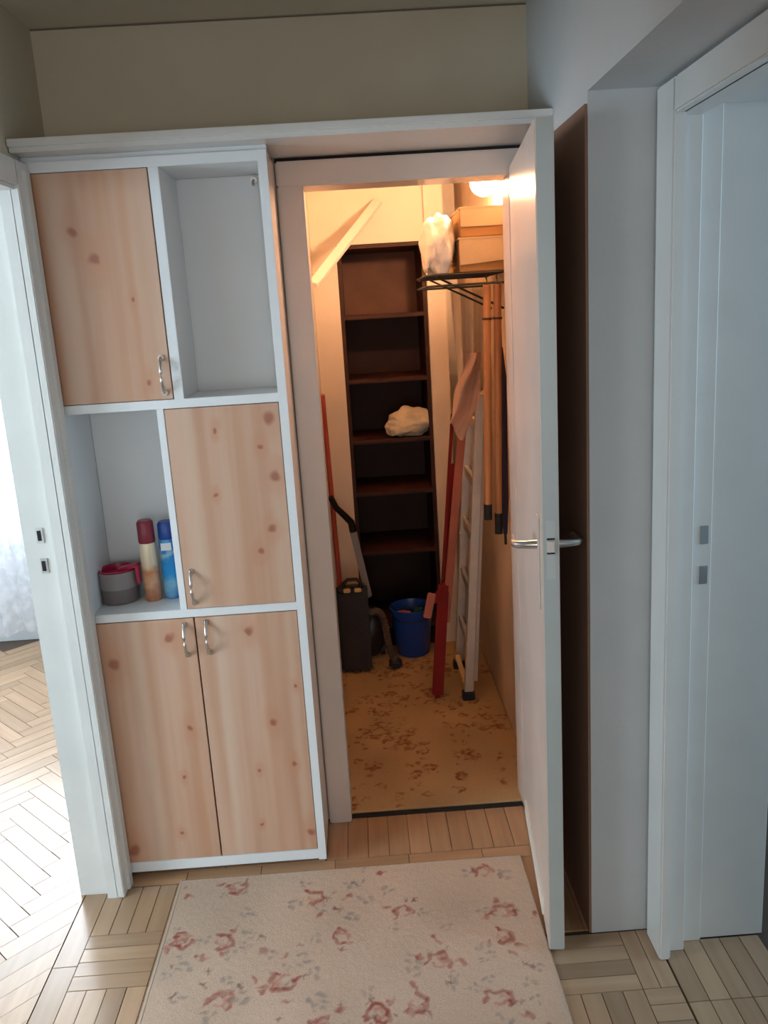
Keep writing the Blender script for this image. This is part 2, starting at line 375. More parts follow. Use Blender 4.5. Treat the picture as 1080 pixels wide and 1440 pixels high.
# ------------------------------------------------------------------ rugs (printed pile on a fine grid)
def rug(name, label, x0, x1, y0, y1, step, motifs, base, thick, wear):
    nx, ny = int((x1-x0)/step)+1, int((y1-y0)/step)+1
    gx, gy = np.meshgrid(np.linspace(x0, x1, nx), np.linspace(y0, y1, ny)); rng = np.random.default_rng(3)
    col = np.ones((ny, nx, 3))*np.array(base)
    def vnoise(s):
        g = rng.random((int((y1-y0)/s)+3, int((x1-x0)/s)+3)); fx = (gx-x0)/s; fy = (gy-y0)/s; ix, iy = fx.astype(int), fy.astype(int); tx, ty = fx-ix, fy-iy
        tx = tx*tx*(3-2*tx); ty = ty*ty*(3-2*ty)
        return (g[iy, ix]*(1-tx)+g[iy, ix+1]*tx)*(1-ty)+(g[iy+1, ix]*(1-tx)+g[iy+1, ix+1]*tx)*ty
    big, n1, n2 = vnoise(.16), vnoise(.012), vnoise(.03)
    col *= (1-wear*(big[..., None]-.5))
    wx, wy = gx+(n1-.5)*.012+(n2-.5)*.016, gy+(vnoise(.012)-.5)*.012+(vnoise(.03)-.5)*.016
    def put(mask, c, a=1.0):
        m = np.clip(mask, 0, 1)[..., None]*a*(.45+.75*n1[..., None]); m = np.clip(m, 0, 1); col[:] = col*(1-m)+np.array(c)*m
    RED, PINK, GREY, DRK = ((.30, .075, .06), (.45, .20, .155), (.24, .215, .20), (.17, .07, .06)) if name == 'hall_rug' else ((.24, .075, .035), (.34, .15, .07), (.22, .13, .07), (.12, .05, .03))
    for (mx, my, kind, s, ang) in motifs:
        dx, dy = wx-mx, wy-my; u = dx*math.cos(ang)+dy*math.sin(ang); v = -dx*math.sin(ang)+dy*math.cos(ang); d = np.hypot(u, v*1.15); th = np.arctan2(v, u)
        if kind == 'rose':
            put((1-np.abs(d-s*(.8+.1*np.cos(5*th)))/(s*.30))*1.6*(np.cos(th-.4) > -.55), RED, .85)
            put((1-np.abs(d-s*.42)/(s*.2))*1.3*(np.cos(th+1.6) > -.3), PINK, .8)
        elif kind == 'bud':
            put((1.25-d/(s*.55))*1.8, RED, .8); put((1-np.hypot(u-s*.7, v*2)/(s*.6))*2, PINK, .7)
        elif kind == 'leaf':
            for k in range(3):
                a2 = k*2.1; put((1-np.hypot((u-s*.55*math.cos(a2))/1.0, (v-s*.55*math.sin(a2))*1.5)/(s*.5))*2, GREY, .6)
        elif kind == 'star':
            put((1-d/(s*(.45+.3*np.cos(4*th))+.002))*2.4, DRK, .7)
    vx = np.stack([gx, gy, np.full_like(gx, thick)+(n1-.5)*.0008], -1).reshape(-1, 3)
    idx = np.arange(nx*ny).reshape(ny, nx); q = np.stack([idx[:-1, :-1], idx[:-1, 1:], idx[1:, 1:], idx[1:, :-1]], -1).reshape(-1, 4)
    # skirt round the border
    rim = np.concatenate([idx[0, :], idx[1:, -1], idx[-1, -2::-1], idx[-2:0:-1, 0]]); low = vx[rim].copy(); low[:, 2] = -.003
    n0 = len(vx); li = n0+np.arange(len(rim)); q2 = np.stack([np.roll(rim, -1), rim, li, np.roll(li, -1)], -1)
    allv = np.concatenate([vx, low]); allq = np.concatenate([q, q2])
    me = bpy.data.meshes.new(name); me.vertices.add(len(allv)); me.vertices.foreach_set('co', allv.ravel().astype(np.float32))
    me.loops.add(allq.size); me.loops.foreach_set('vertex_index', allq.ravel().astype(np.int32))
    me.polygons.add(len(allq)); me.polygons.foreach_set('loop_start', (np.arange(len(allq))*4).astype(np.int32)); me.update(calc_edges=True); me.validate()
    ca = me.color_attributes.new('print', 'FLOAT_COLOR', 'POINT'); cc = np.ones((len(allv), 4)); cc[:n0, :3] = col.reshape(-1, 3); cc[n0:, :3] = np.array(base)*.8
    ca.data.foreach_set('color', cc.ravel().astype(np.float32))
    o = obj(name, me, attr_mat(name+'_pile')); tag(o, label, 'rug')
    if name == 'hall_rug':
        bm = boxm(x0-.005, x0+.002, y0, y1, -.003, thick+.001, bevel=.001); obj('binding', bm, paint('rug_binding', (.50, .42, .35), .9), o)
    return o
FL = dict(  # positions of the flowers on the rug, metres
    rose=[(-0.452, 2.244), (-0.225, 2.162), (-0.466, 2.009), (-0.131, 1.993), (-0.285, 1.857), (-0.439, 1.798), (-0.056, 1.721), (-0.57, 2.028), (0.035, 2.068), (0.295, 1.952), (0.31, 2.037), (0.109, 1.877), (0.244, 1.736), (-0.046, 1.723), (0.284, 2.22), (0.043, 1.748)], bud=[(-0.594, 2.208), (-0.202, 2.097), (-0.514, 1.956), (-0.35, 1.964), (-0.607, 1.991), (-0.331, 1.819), (-0.279, 1.787), (-0.291, 1.945), (-0.146, 1.747), (0.304, 1.881), (0.173, 1.87), (0.308, 1.684), (-0.029, 2.251), (-0.146, 1.742), (0.111, 1.967), (0.392, 2.022), (-0.121, 2.155)], leaf=[(-0.391, 2.035), (-0.4, 1.989), (-0.329, 1.949), (-0.238, 1.92), (-0.249, 2.228), (-0.208, 1.873), (-0.435, 1.96), (-0.195, 1.785), (-0.55, 1.922), (-0.593, 1.901), (-0.406, 2.123), (-0.117, 2.075), (-0.275, 2.138), (-0.208, 1.995), (-0.431, 1.867), (-0.55, 1.826), (-0.41, 1.847), (-0.388, 1.81), (-0.113, 2.073), (0.009, 2.016), (-0.121, 2.204), (0.089, 2.062), (0.259, 2.054), (0.238, 1.917), (0.046, 1.889), (0.137, 1.8), (0.234, 1.803), (0.189, 1.781), (0.365, 1.826), (-0.072, 1.79), (0.347, 2.199), (-0.073, 2.138), (0.328, 1.784), (0.043, 1.851), (0.235, 2.225), (-0.008, 2.166)], star=[(-0.585, 1.931), (-0.56, 1.833), (-0.489, 1.861), (-0.396, 1.845), (-0.427, 2.209), (-0.487, 1.903), (-0.101, 2.195), (-0.14, 1.762), (0.351, 1.828), (0.33, 2.195), (0.07, 2.121), (0.137, 1.804), (-0.08, 2.218)])
rnd = random.Random(5)
mot = [(x, y, k, dict(rose=.036, bud=.02, leaf=.026, star=.016)[k]*rnd.uniform(.85, 1.15), rnd.uniform(0, 6.28)) for k, l in FL.items() for x, y in l]
for x_, y_ in FL['rose']+FL['bud']:
    for j in range(2):
        a_ = rnd.uniform(0, 6.28); mot.append((x_+.05*math.cos(a_), y_+.05*math.sin(a_), rnd.choice(['leaf', 'star', 'bud', 'leaf']), rnd.uniform(.012, .022), a_))
for i in range(110):
    x, y = rnd.uniform(-.6, .38), rnd.uniform(.9, 1.72); k = rnd.choice(['rose', 'bud', 'leaf', 'leaf', 'star']); mot.append((x, y, k, dict(rose=.036, bud=.02, leaf=.026, star=.016)[k], rnd.uniform(0, 6.28)))
rug('hall_rug', 'cream hall rug with faded red roses and grey leaves', -.627, .406, .95, 2.288, .0034, mot, (.54, .415, .325), .006, .2)
mot = []
for i in range(75):
    cx, cy = rnd.uniform(-.12, .5), rnd.uniform(2.62, 3.9)
    for j in range(5):
        k = rnd.choice(['bud', 'bud', 'star', 'leaf', 'rose']); mot.append((cx+rnd.uniform(-.06, .06), cy+rnd.uniform(-.06, .06), k, dict(rose=.026, bud=.018, leaf=.02, star=.015)[k], rnd.uniform(0, 6.28)))
rug('closet_carpet', 'floral carpet on the closet floor behind the threshold', -.163, .528, 2.58, 4.03, .005, mot, (.47, .31, .16), .006, .3)

# ------------------------------------------------------------------ ledge board over cabinet and closet door
bm = boxes((XL+.002, XR, 2.252, YB, ZB0+.012, ZB1), (XL+.002, XR, 2.262, YB, ZB0, ZB0+.016))
bmesh.ops.bevel(bm, geom=bm.edges[:], offset=.002, segments=2, affect='EDGES')
lb = obj('ledge_board', bm, 'gloss'); tag(lb, 'long white painted ledge board above cabinet and closet door', 'shelf')

# ------------------------------------------------------------------ built-in cabinet
cab = thing('hall_cabinet', 'white and pine hall cabinet left of the closet with open shelves', 'cabinet', (-.5, 2.43, 0))
def cpart(name, *b, mat='melamine', bevel=.0012, parent=None): return obj(name, boxm(*b, bevel=bevel), mat, parent or cab)
BK = 2.545
cpart('side_panel', -.809, -.790, YC, BK, .02, 2.064)
cpart('side_panel', -.211, -.188, YC, BK, .02, 2.064, mat='lacquer').name = 'side_panel'
cpart('front_edging', -.2115, -.1875, YC-.003, YC, .02, 2.064, bevel=.0005)
cpart('top_panel', -.790, -.211, YC, BK, 2.038, 2.064)
cpart('base_panel', -.790, -.211, YC, BK, .022, .056)
cpart('plinth', -.80, -.20, YC+.03, BK, 0, .022, mat='brown')
cpart('shelf', -.790, -.211, YC, BK, 1.427, 1.451); cpart('shelf', -.790, -.211, YC, BK, .832, .856)
cpart('back_panel', -.790, -.211, BK, BK+.006, .056, 2.038)
cpart('divider', -.490, -.463, YC, BK, 1.451, 2.038); cpart('divider', -.541, -.522, YC, BK, .856, 1.427)
cpart('filler_strip', -.809, -.188, 2.335, 2.36, 2.064, ZB0)
def cdoor(x0, x1, z0, z1, mat, hx, hz, label):
    d = obj('door', boxm(x0+.002, x1-.002, YC-.002, YC+.016, z0+.002, z1-.002, bevel=.001), mat, cab); d['label'] = label
    bm = bmesh.new(); pts = []
    for i in range(13):
        t = i/12; pts.append((hx, YC-.004-.021*math.sin(PI*t)**.6, hz-.046+.092*t))
    tube(bm, pts, [.0048]*13, 10)
    for z in (hz-.046, hz+.046): tube(bm, [(hx, YC-.0015, z), (hx, YC-.006, z)], .008, 12)
    obj('handle', bm, 'chrome', d, True)
PALE, RUST = (.66, .49, .375), (.50, .24, .12)
cdoor(-.790, -.490, 1.451, 2.038, pine('pine_foil_upper', [(-.698, 1.893, .012), (-.654, 1.819, .013), (-.567, 1.715, .005), (-.55, 1.5, .006)], [(-.745, .05, .45, PALE), (-.785, .03, .6, RUST), (-.62, .03, .3, RUST), (-.565, .02, .4, RUST)], 1.3), -.512, 1.517, 'upper left pine door')
cdoor(-.522, -.211, .856, 1.427, pine('pine_foil_middle', [(-.389, 1.361, .006), (-.404, 1.184, .005), (-.260, 1.077, .010), (-.235, 1.227, .013), (-.242, 1.386, .014), (-.30, 1.01, .008), (-.27, 1.31, .007)], [(-.465, .03, .55, PALE), (-.24, .04, .5, PALE), (-.33, .03, .3, RUST)], 4.1), -.499, .923, 'middle pine door')
cdoor(-.790, -.506, .056, .832, pine('pine_foil_lower_left', [(-.578, .779, .011), (-.750, .704, .015), (-.595, .327, .005), (-.615, .149, .005), (-.765, .10, .014), (-.555, .49, .009)], [(-.68, .03, .6, PALE), (-.775, .03, .4, RUST), (-.545, .02, .35, RUST)], 7.7), -.536, .767, 'lower left pine door')
cdoor(-.506, -.211, .056, .832, pine('pine_foil_lower_right', [(-.352, .781, .011), (-.365, .336, .005), (-.376, .153, .004), (-.309, .49, .010), (-.225, .12, .011), (-.26, .35, .007), (-.235, .6, .005)], [(-.445, .025, .65, PALE), (-.32, .03, .4, RUST), (-.24, .02, .4, PALE)], 9.2), -.473, .770, 'lower right pine door')
# small steel hook inside the upper open compartment
bm = bmesh.new(); tube(bm, [(-.247, BK, 2.022), (-.247, BK-.012, 2.022)], .010, 14); tube(bm, [(-.247, BK-.012, 2.022), (-.247, BK-.024, 2.018), (-.247, BK-.028, 2.008)], .004, 8)
obj('screw_hook', bm, 'chrome', cab, True)

# spray cans and container on the open shelf
ZS = .8565
def label_mat(name, cols, seedv):
    m, nt, b = newmat(name); L = nt.links; tc = N(nt, 'ShaderNodeTexCoord'); sp = N(nt, 'ShaderNodeSeparateXYZ'); L.new(tc.outputs['Object'], sp.inputs[0])
    nz = N(nt, 'ShaderNodeTexNoise'); nz.inputs['Scale'].default_value = 26; L.new(tc.outputs['Object'], nz.inputs[0])
    a = N(nt, 'ShaderNodeMath', operation='MULTIPLY_ADD'); a.inputs[1].default_value = .09; L.new(nz.outputs['Fac'], a.inputs[0]); L.new(sp.outputs[2], a.inputs[2])
    mr = N(nt, 'ShaderNodeMapRange'); mr.inputs[1].default_value = ZS+.045; mr.inputs[2].default_value = ZS+.24; L.new(a.outputs[0], mr.inputs[0])
    rp = N(nt, 'ShaderNodeValToRGB'); e = rp.color_ramp.elements
    e[0].position, e[0].color = cols[0][0], (*cols[0][1], 1); e[1].position, e[1].color = cols[-1][0], (*cols[-1][1], 1)
    for pz, c in cols[1:-1]: q = e.new(pz); q.color = (*c, 1)
    L.new(mr.outputs[0], rp.inputs[0]); L.new(rp.outputs[0], b.inputs['Base Color']); b.inputs['Roughness'].default_value = .3; b.inputs['Metallic'].default_value = .2
    return m
t = thing('spray_can', 'cream and orange spray can with dark red cap on the open shelf', 'spray can', (-.641, 2.435, ZS), 'spray cans on the shelf')
bm = bmesh.new(); lathe(bm, [(.0, 0), (.022, 0), (.0245, .003), (.0245, .168), (.0225, .178), (.018, .183), (0, .183)], (-.641, 2.435, ZS))
obj('can_body', bm, label_mat('cream_orange_can_print', [(0, (.45, .16, .08)), (.28, (.75, .42, .25)), (.45, (.62, .26, .12)), (.6, (.82, .66, .46)), (1, (.84, .74, .55))], 1), t, True)
bm = bmesh.new(); lathe(bm, [(.0, .176), (.023, .176), (.0243, .180), (.0238, .236), (.019, .243), (0, .243)], (-.641, 2.435, ZS)); obj('cap', bm, 'can_red', t, True)
t = thing('spray_can', 'bright blue spray can beside the white divider', 'spray can', (-.585, 2.45, ZS), 'spray cans on the shelf')
bm = bmesh.new(); lathe(bm, [(.0, 0), (.024, 0), (.026, .003), (.026, .175), (.024, .184), (0, .184)], (-.585, 2.45, ZS))
obj('can_body', bm, label_mat('blue_can_print', [(0, (.02, .14, .55)), (.2, (.25, .55, .75)), (.38, (.03, .33, .75)), (.62, (.02, .28, .70)), (.72, (.35, .55, .60)), (.8, (.02, .18, .6)), (1, (.05, .30, .55))], 2), t, True)
bm = bmesh.new(); lathe(bm, [(.0, .180), (.0245, .180), (.0255, .184), (.024, .226), (.02, .233), (0, .233)], (-.585, 2.45, ZS)); obj('cap', bm, 'bluepl', t, True)
bm = bmesh.new(); bx(bm, -.600, -.570, 2.4225, 2.4275, ZS+.150, ZS+.172); obj('white_label', bm, 'melamine', t)
t = thing('storage_pot', 'round taupe plastic pot with crimson lid and handle', 'pot', (-.742, 2.45, ZS))
bm = bmesh.new(); lathe(bm, [(0, 0), (.050, 0), (.055, .006), (.0555, .046), (0, .046)], (-.742, 2.45, ZS), 36); obj('pot_base', bm, 'grey_low', t, True)
bm = bmesh.new(); lathe(bm, [(.0, .047), (.0575, .046), (.0575, .096), (.053, .096), (.052, .060), (0, .060)], (-.742, 2.45, ZS), 36); obj('pot_wall', bm, 'grey_up', t, True)
bm = bmesh.new(); lathe(bm, [(0, .080), (.050, .080), (.0525, .096), (.056, .098), (.0565, .1005), (.050, .1005), (.047, .086), (0, .086)], (-.742, 2.45, ZS), 36); obj('lid', bm, 'crimson', t, True)
bm = bmesh.new(); bar(bm, (-.735, 2.44, ZS+.098), (-.672, 2.43, ZS+.112), .034, .010); bar(bm, (-.678, 2.43, ZS+.112), (-.676, 2.43, ZS+.055), .022, .010, (1, 0, 0))
bmesh.ops.bevel(bm, geom=bm.edges[:], offset=.003, segments=2, affect='EDGES'); obj('lid_handle', bm, 'crimson', t, True)

# ------------------------------------------------------------------ open closet door (hinged right, leaf swung toward the camera)
leaf = thing('closet_door', 'white gloss painted closet door standing open toward the camera', 'door', (.468, 2.53, 0))
A = Vector((.467, 2.528, 0)); B = Vector((.402, 1.880, 0)); dL = (B-A).normalized(); nR = Vector((-dL.y, dL.x, 0))  # nR points to +x
if nR.x < 0: nR = -nR
LW = (B-A).length
def leafm(): m = Matrix((dL, nR, Vector((0, 0, 1)))).transposed().to_4x4(); m.translation = A; return m
LM = leafm()
bm = bmesh.new(); bx(bm, 0, LW, 0, .040, .012, 2.018); bx(bm, 0, LW-.012, -.0, .0, 0, 0) if False else None
bmesh.ops.bevel(bm, geom=bm.edges[:], offset=.0025, segments=2, affect='EDGES'); bmesh.ops.transform(bm, matrix=LM, verts=bm.verts)
obj('door_leaf', bm, 'lacquer', leaf, True)
bm = bmesh.new(); bx(bm, .06, LW-.11, -.005, .0, .03, .075); bmesh.ops.transform(bm, matrix=LM, verts=bm.verts); obj('lit_strip', bm, 'batten', leaf)  # pale strip paints in the light along the leaf's lower edge
bm = bmesh.new(); bx(bm, LW-.0005, LW+.001, .0025, .0375, .014, 2.016); bmesh.ops.transform(bm, matrix=LM, verts=bm.verts); ef = obj('edge_lipping', bm, paint('grey_green_enamel', (.46, .48, .455), .35), leaf); ef['label'] = 'grey-green painted narrow edge'
hy = LW-.062
for side in (0, 1):
    off = 0 if side == 0 else .040; sg = -1 if side == 0 else 1
    bm = bmesh.new(); bx(bm, hy-.021, hy+.021, min(off, off+sg*.005), max(off, off+sg*.005), .93, 1.16)
    bmesh.ops.bevel(bm, geom=bm.edges[:], offset=.0018, segments=2, affect='EDGES'); bmesh.ops.transform(bm, matrix=LM, verts=bm.verts)
    obj('handle_plate', bm, 'lacquer' if side == 0 else 'chrome', leaf)
    bm = bmesh.new(); z = 1.088
    tube(bm, [(hy, off, z), (hy, off+sg*.030, z), (hy-.004, off+sg*.050, z), (hy-.016, off+sg*.058, z), (hy-.06, off+sg*.058, z-.003), (hy-.11, off+sg*.056, z-.008)], [.012, .010, .009, .009, .008, .007], 12)
    bmesh.ops.transform(bm, matrix=LM, verts=bm.verts); lv = obj('lever_handle', bm, 'chrome', leaf, True)
bm = bmesh.new(); bx(bm, LW, LW+.0012, .010, .030, 1.02, 1.16); bmesh.ops.transform(bm, matrix=LM, verts=bm.verts); fp = obj('lock_faceplate', bm, paint('painted_faceplate', (.52, .53, .51), .35), leaf)
for z in (1.083, 1.117):
    bm = bmesh.new(); bx(bm, LW+.001, LW+.004, .011, .029, z-.0018, z+.0018); bmesh.ops.transform(bm, matrix=LM, verts=bm.verts); obj('latch_edge', bm, 'dark', fp)
bm = bmesh.new(); bx(bm, LW+.001, LW+.010, .013, .027, 1.087, 1.113); bmesh.ops.transform(bm, matrix=LM, verts=bm.verts); obj('latch_bolt', bm, 'lacquer', fp)
for z in (.3, 1.0, 1.75):
    bm = bmesh.new(); tube(bm, [(.478, 2.536, z-.04), (.478, 2.536, z+.04)], .007, 10); obj('hinge', bm, 'lacquer', leaf, True)

# ------------------------------------------------------------------ dark shelving at the back of the closet
sh = thing('closet_shelving', 'dark brown built-in shelving at the back of the closet', 'shelving', (.15, 4.3, 0))
def sp_(name, *b): return obj(name, boxm(*b, bevel=.001), 'brown', sh)
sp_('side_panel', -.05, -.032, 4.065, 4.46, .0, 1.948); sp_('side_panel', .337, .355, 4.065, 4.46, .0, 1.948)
sp_('back_panel', -.05, .355, 4.46, 4.472, 0, 1.634); obj('upper_back_panel', boxm(-.05, .355, 4.46, 4.472, 1.634, 1.948, bevel=.001), 'brown_lit', sh); sp_('top_panel', -.032, .337, 4.065, 4.46, 1.93, 1.948)
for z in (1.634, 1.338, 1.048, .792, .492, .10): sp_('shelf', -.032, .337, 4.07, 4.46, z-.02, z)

# cream cloth bundle on the shelf
bm = bmesh.new(); blob(bm, (.255, 4.15, 1.115), (.108, .085, .068), .28, 5, 3, 1.9); blob(bm, (.185, 4.12, 1.095), (.055, .05, .042), .3, 4, 9, 2)
for v in bm.verts: v.co.z = max(v.co.z, 1.0485)
tag(obj('cloth_bundle', bm, 'cloth', None, True), 'crumpled cream cloth bundle on the dark closet shelf', 'cloth')

# batten leaning across the upper closet
bm = bmesh.new(); bar(bm, (-.147, 3.60, 1.768), (.152, 4.045, 2.125), .040, .022, (0, -1, 1)); bmesh.ops.bevel(bm, geom=bm.edges[:], offset=.002, segments=2, affect='EDGES')
tag(obj('wooden_batten', bm, 'batten'), 'white wooden batten wedged diagonally above the shelving', 'batten')

# wall lamp with bare bulb at upper right
lamp = thing('wall_lamp', 'bare glowing bulb on the right closet wall above the boxes', 'lamp', (.53, 3.01, 2.06))
bm = bmesh.new(); tube(bm, [(.53, 3.01, 2.065), (.518, 3.01, 2.065)], .04, 20); tube(bm, [(.518, 3.01, 2.065), (.506, 3.01, 2.062)], .026, 16); obj('lamp_base', bm, 'gloss', lamp, True)
em, nt, b = newmat('glowing_bulb_glass'); b.inputs['Emission Color'].default_value = (1, .58, .32, 1); b.inputs['Emission Strength'].default_value = 480; b.inputs['Base Color'].default_value = (1, .9, .75, 1)
bm = bmesh.new(); bmesh.ops.create_icosphere(bm, subdivisions=3, radius=.046, matrix=Matrix.Translation((.470, 3.01, 2.046))); tube(bm, [(.508, 3.01, 2.062), (.492, 3.01, 2.056)], [.018, .03], 14)
obj('bulb', bm, em, lamp, True)

# wire rack on the right wall
rk = thing('wire_rack', 'black wire rack on the right closet wall carrying boxes', 'rack', (.53, 3.1, 1.75))
ZR = 1.752
bm = bmesh.new(); tube(bm, [(.528, 2.93, ZR), (.30, 2.93, ZR), (.262, 2.96, ZR), (.255, 3.0, ZR), (.255, 3.30, ZR), (.27, 3.34, ZR), (.528, 3.34, ZR)], .0045, 8)
tube(bm, [(.528, 2.93, ZR-.035), (.30, 2.93, ZR-.035), (.262, 2.96, ZR-.035), (.255, 3.0, ZR-.035), (.255, 3.30, ZR-.035), (.27, 3.34, ZR-.035), (.528, 3.34, ZR-.035)], .004, 8); obj('rim', bm, 'black', rk, True)
for i in range(8):
    yy = 2.98+i*.046; bm = bmesh.new(); tube(bm, [(.528, yy, ZR), (.256, yy, ZR)], .0024, 6); obj('cross_wire', bm, 'black', rk, True)
for yy in (3.02, 3.28):
    bm = bmesh.new(); tube(bm, [(.528, yy, ZR-.12), (.30, yy, ZR-.004)], .004, 6); obj('bracket', bm, 'black', rk, True)
# boxes on the rack
def carton(x0, x1, y0, y1, z0, z1, rot, label, flap):
    c = Vector(((x0+x1)/2, (y0+y1)/2, z0)); t = thing('cardboard_box', label, 'box', c, 'cardboard boxes on the rack')
    m = Matrix.Translation(c) @ Matrix.Rotation(rot, 4, 'Z') @ Matrix.Translation(-c)
    bm = boxm(x0, x1, y0, y1, z0, z1, bevel=.002); bmesh.ops.transform(bm, matrix=m, verts=bm.verts); obj('carton', bm, 'card_in', t)
    bm = bmesh.new(); vs = bx(bm, x0+.001, x1-.001, y0-.006, y0-.001, z0+.032, z1+.002)
    for v in vs:
        if v.co.z < z1 - .01: v.co.z += flap*(x1-v.co.x)/(x1-x0)
    bmesh.ops.transform(bm, matrix=m, verts=bm.verts); obj('lid_flap', bm, 'card', t)
    bm = boxm(x0-.003, x1+.0, y0-.008, y1, z1, z1+.006, bevel=.001); bmesh.ops.transform(bm, matrix=m, verts=bm.verts); obj('lid_top', bm, 'card', t)
carton(.372, .523, 2.95, 3.25, ZR+.006, ZR+.110, 0.0, 'lower cardboard box lying directly on the wire rack', -.01)
carton(.378, .524, 2.945, 3.22, ZR+.117, ZR+.205, 0.0, 'upper cardboard box stacked under the bulb', .0)
# plastic bag
bm = bmesh.new(); blob(bm, (.312, 3.05, 1.852), (.062, .12, .105), .22, 5, 5, 1.8)
for v in bm.verts:
    v.co.z = max(v.co.z, ZR+.006); v.co.x = min(v.co.x, .364)
    if v.co.x < .27 and v.co.z < 1.80: v.co.z -= .015
tag(obj('plastic_bag', bm, 'bag', None, True), 'bulging white plastic bag at the left end of rack', 'bag')

# wooden poles hanging from the rack
def pole(x, y, zt, zb, tilt, label, cap):
    t = thing('wooden_pole', label, 'pole', (x, y, zb), 'wooden poles hanging under the rack')
    bm = bmesh.new(); top = Vector((x+tilt, y, zt)); bot = Vector((x, y, zb)); tube(bm, [bot, top], [.012, .0135], 14); obj('shaft', bm, 'wood_pole', t, True)
    d = (top-bot).normalized(); bm = bmesh.new(); tube(bm, [bot-d*.006, bot+d*cap], .0142, 14); obj('rubber_tip', bm, 'rubber', t, True)
    bm = bmesh.new(); tube(bm, [top-d*.115, top-d*.108], .0165, 14); obj('ring', bm, 'brown', t, True)
    bm = bmesh.new(); tube(bm, [top-d*.003, top+Vector((0, 0, .022)), top+Vector((.0, .012, .030)), top+Vector((0, .020, .02))], .002, 6); obj('hook', bm, 'black', t, True)
pole(.440, 2.957, ZR-.04, .905, .022, 'left orange wooden pole under the rack with short dark tip', .05)
pole(.477, 2.957, ZR-.04, .85, .020, 'right orange wooden pole under the rack, thicker dark tip', .07)
# dark slim umbrella against the wall
t = thing('folded_umbrella', 'slim dark blue folded umbrella behind the wooden poles', 'umbrella', (.508, 3.0, .82))
bm = bmesh.new(); tube(bm, [(.508, 3.0, .83), (.509, 3.0, .95), (.512, 3.0, 1.40), (.511, 3.0, 1.5)], [.008, .014, .015, .006], 12); obj('canopy', bm, paint('navy_cloth', (.05, .04, .09), .8), t, True)
bm = bmesh.new(); tube(bm, [(.511, 3.0, 1.49), (.512, 3.0, 1.69), (.512, 3.01, 1.715), (.512, 3.02, 1.70)], .004, 8); obj('stick', bm, 'black', t, True)
bm = bmesh.new(); tube(bm, [(.508, 3.0, .79), (.508, 3.0, .84)], .005, 8); obj('tip', bm, 'black', t, True)

# pale roll and pink cloth hanging behind the poles
bm = bmesh.new()
nx_, nz_ = 24, 40; grid = []
for j in range(nz_+1):
    s = j/nz_; z = 1.712-.38*s; row = []
    for i in range(nx_+1):
        u = i/nx_; wd = .135-.03*s; x = .385+.02*s+u*wd; y = 3.37+.016*math.sin(u*17+s*2)+.03*u*s; row.append(bm.verts.new((x, y, z-.03*math.sin(u*3)*s)))
    grid.append(row)
for j in range(nz_):
    for i in range(nx_): bm.faces.new((grid[j][i], grid[j][i+1], grid[j+1][i+1], grid[j+1][i]))
bmesh.ops.solidify(bm, geom=bm.faces[:], thickness=.003)
tag(obj('hanging_cloth', bm, 'palecl', None, True), 'pale cloth hanging from the back of the wire rack', 'cloth')
bm = bmesh.new(); grid = []
for j in range(31):
    s = j/30; z = 1.47-.30*s; row = []
    for i in range(17):
        u = i/16; wd = .060+.022*math.sin(s*2.4); row.append(bm.verts.new((.462-.075*s**1.3+(u-.5)*wd+.006*math.sin(s*9+u*3), 3.325+.018*math.sin(u*9+4*s), z+.035*math.sin(u*5+1)*s)))
    grid.append(row)
for j in range(30):
    for i in range(16): bm.faces.new((grid[j][i], grid[j][i+1], grid[j+1][i+1], grid[j+1][i]))
bmesh.ops.solidify(bm, geom=bm.faces[:], thickness=.004)
tag(obj('pink_rag', bm, 'pinkcl', None, True), 'faded pink rag draped over the top of the ladder', 'rag')

# aluminium step ladder, folded, leaning on the right wall
ld = thing('step_ladder', 'folded aluminium step ladder with black feet leaning right', 'ladder', (.39, 3.5, 0))
def LP(s, y, off=0): return Vector((.392+.095*s+off, y, .012+1.29*s))
for yy in (3.37, 3.70):
    bm = bmesh.new(); bar(bm, LP(0, yy), LP(1, yy), .024, .038, (1, 0, 0)); bmesh.ops.bevel(bm, geom=bm.edges[:], offset=.003, segments=1, affect='EDGES'); rl = obj('rail', bm, 'alu', ld)
    bm = bmesh.new(); bx(bm, .365, .418, yy-.02, yy+.02, .006, .045); bmesh.ops.bevel(bm, geom=bm.edges[:], offset=.004, segments=2, affect='EDGES'); obj('rubber_foot', bm, 'rubber', rl)
    bm = bmesh.new(); bar(bm, LP(.05, yy+(.03 if yy < 3.5 else -.03), .030), LP(.93, yy+(.03 if yy < 3.5 else -.03), .022), .018, .018, (1, 0, 0)); obj('rear_leg', bm, 'alu', ld)
for s in (.18, .36, .54, .72, .9):
    bm = bmesh.new(); a, b_ = LP(s, 3.37), LP(s, 3.70); bar(bm, a, b_, .05, .02, (1, 0, .1)); bmesh.ops.bevel(bm, geom=bm.edges[:], offset=.003, segments=1, affect='EDGES'); obj('tread', bm, 'alu', ld)
bm = bmesh.new(); bar(bm, (.375, 3.60, .11), (.392, 3.40, .045), .02, .012); obj('spreader_bar', bm, 'yellow', ld)

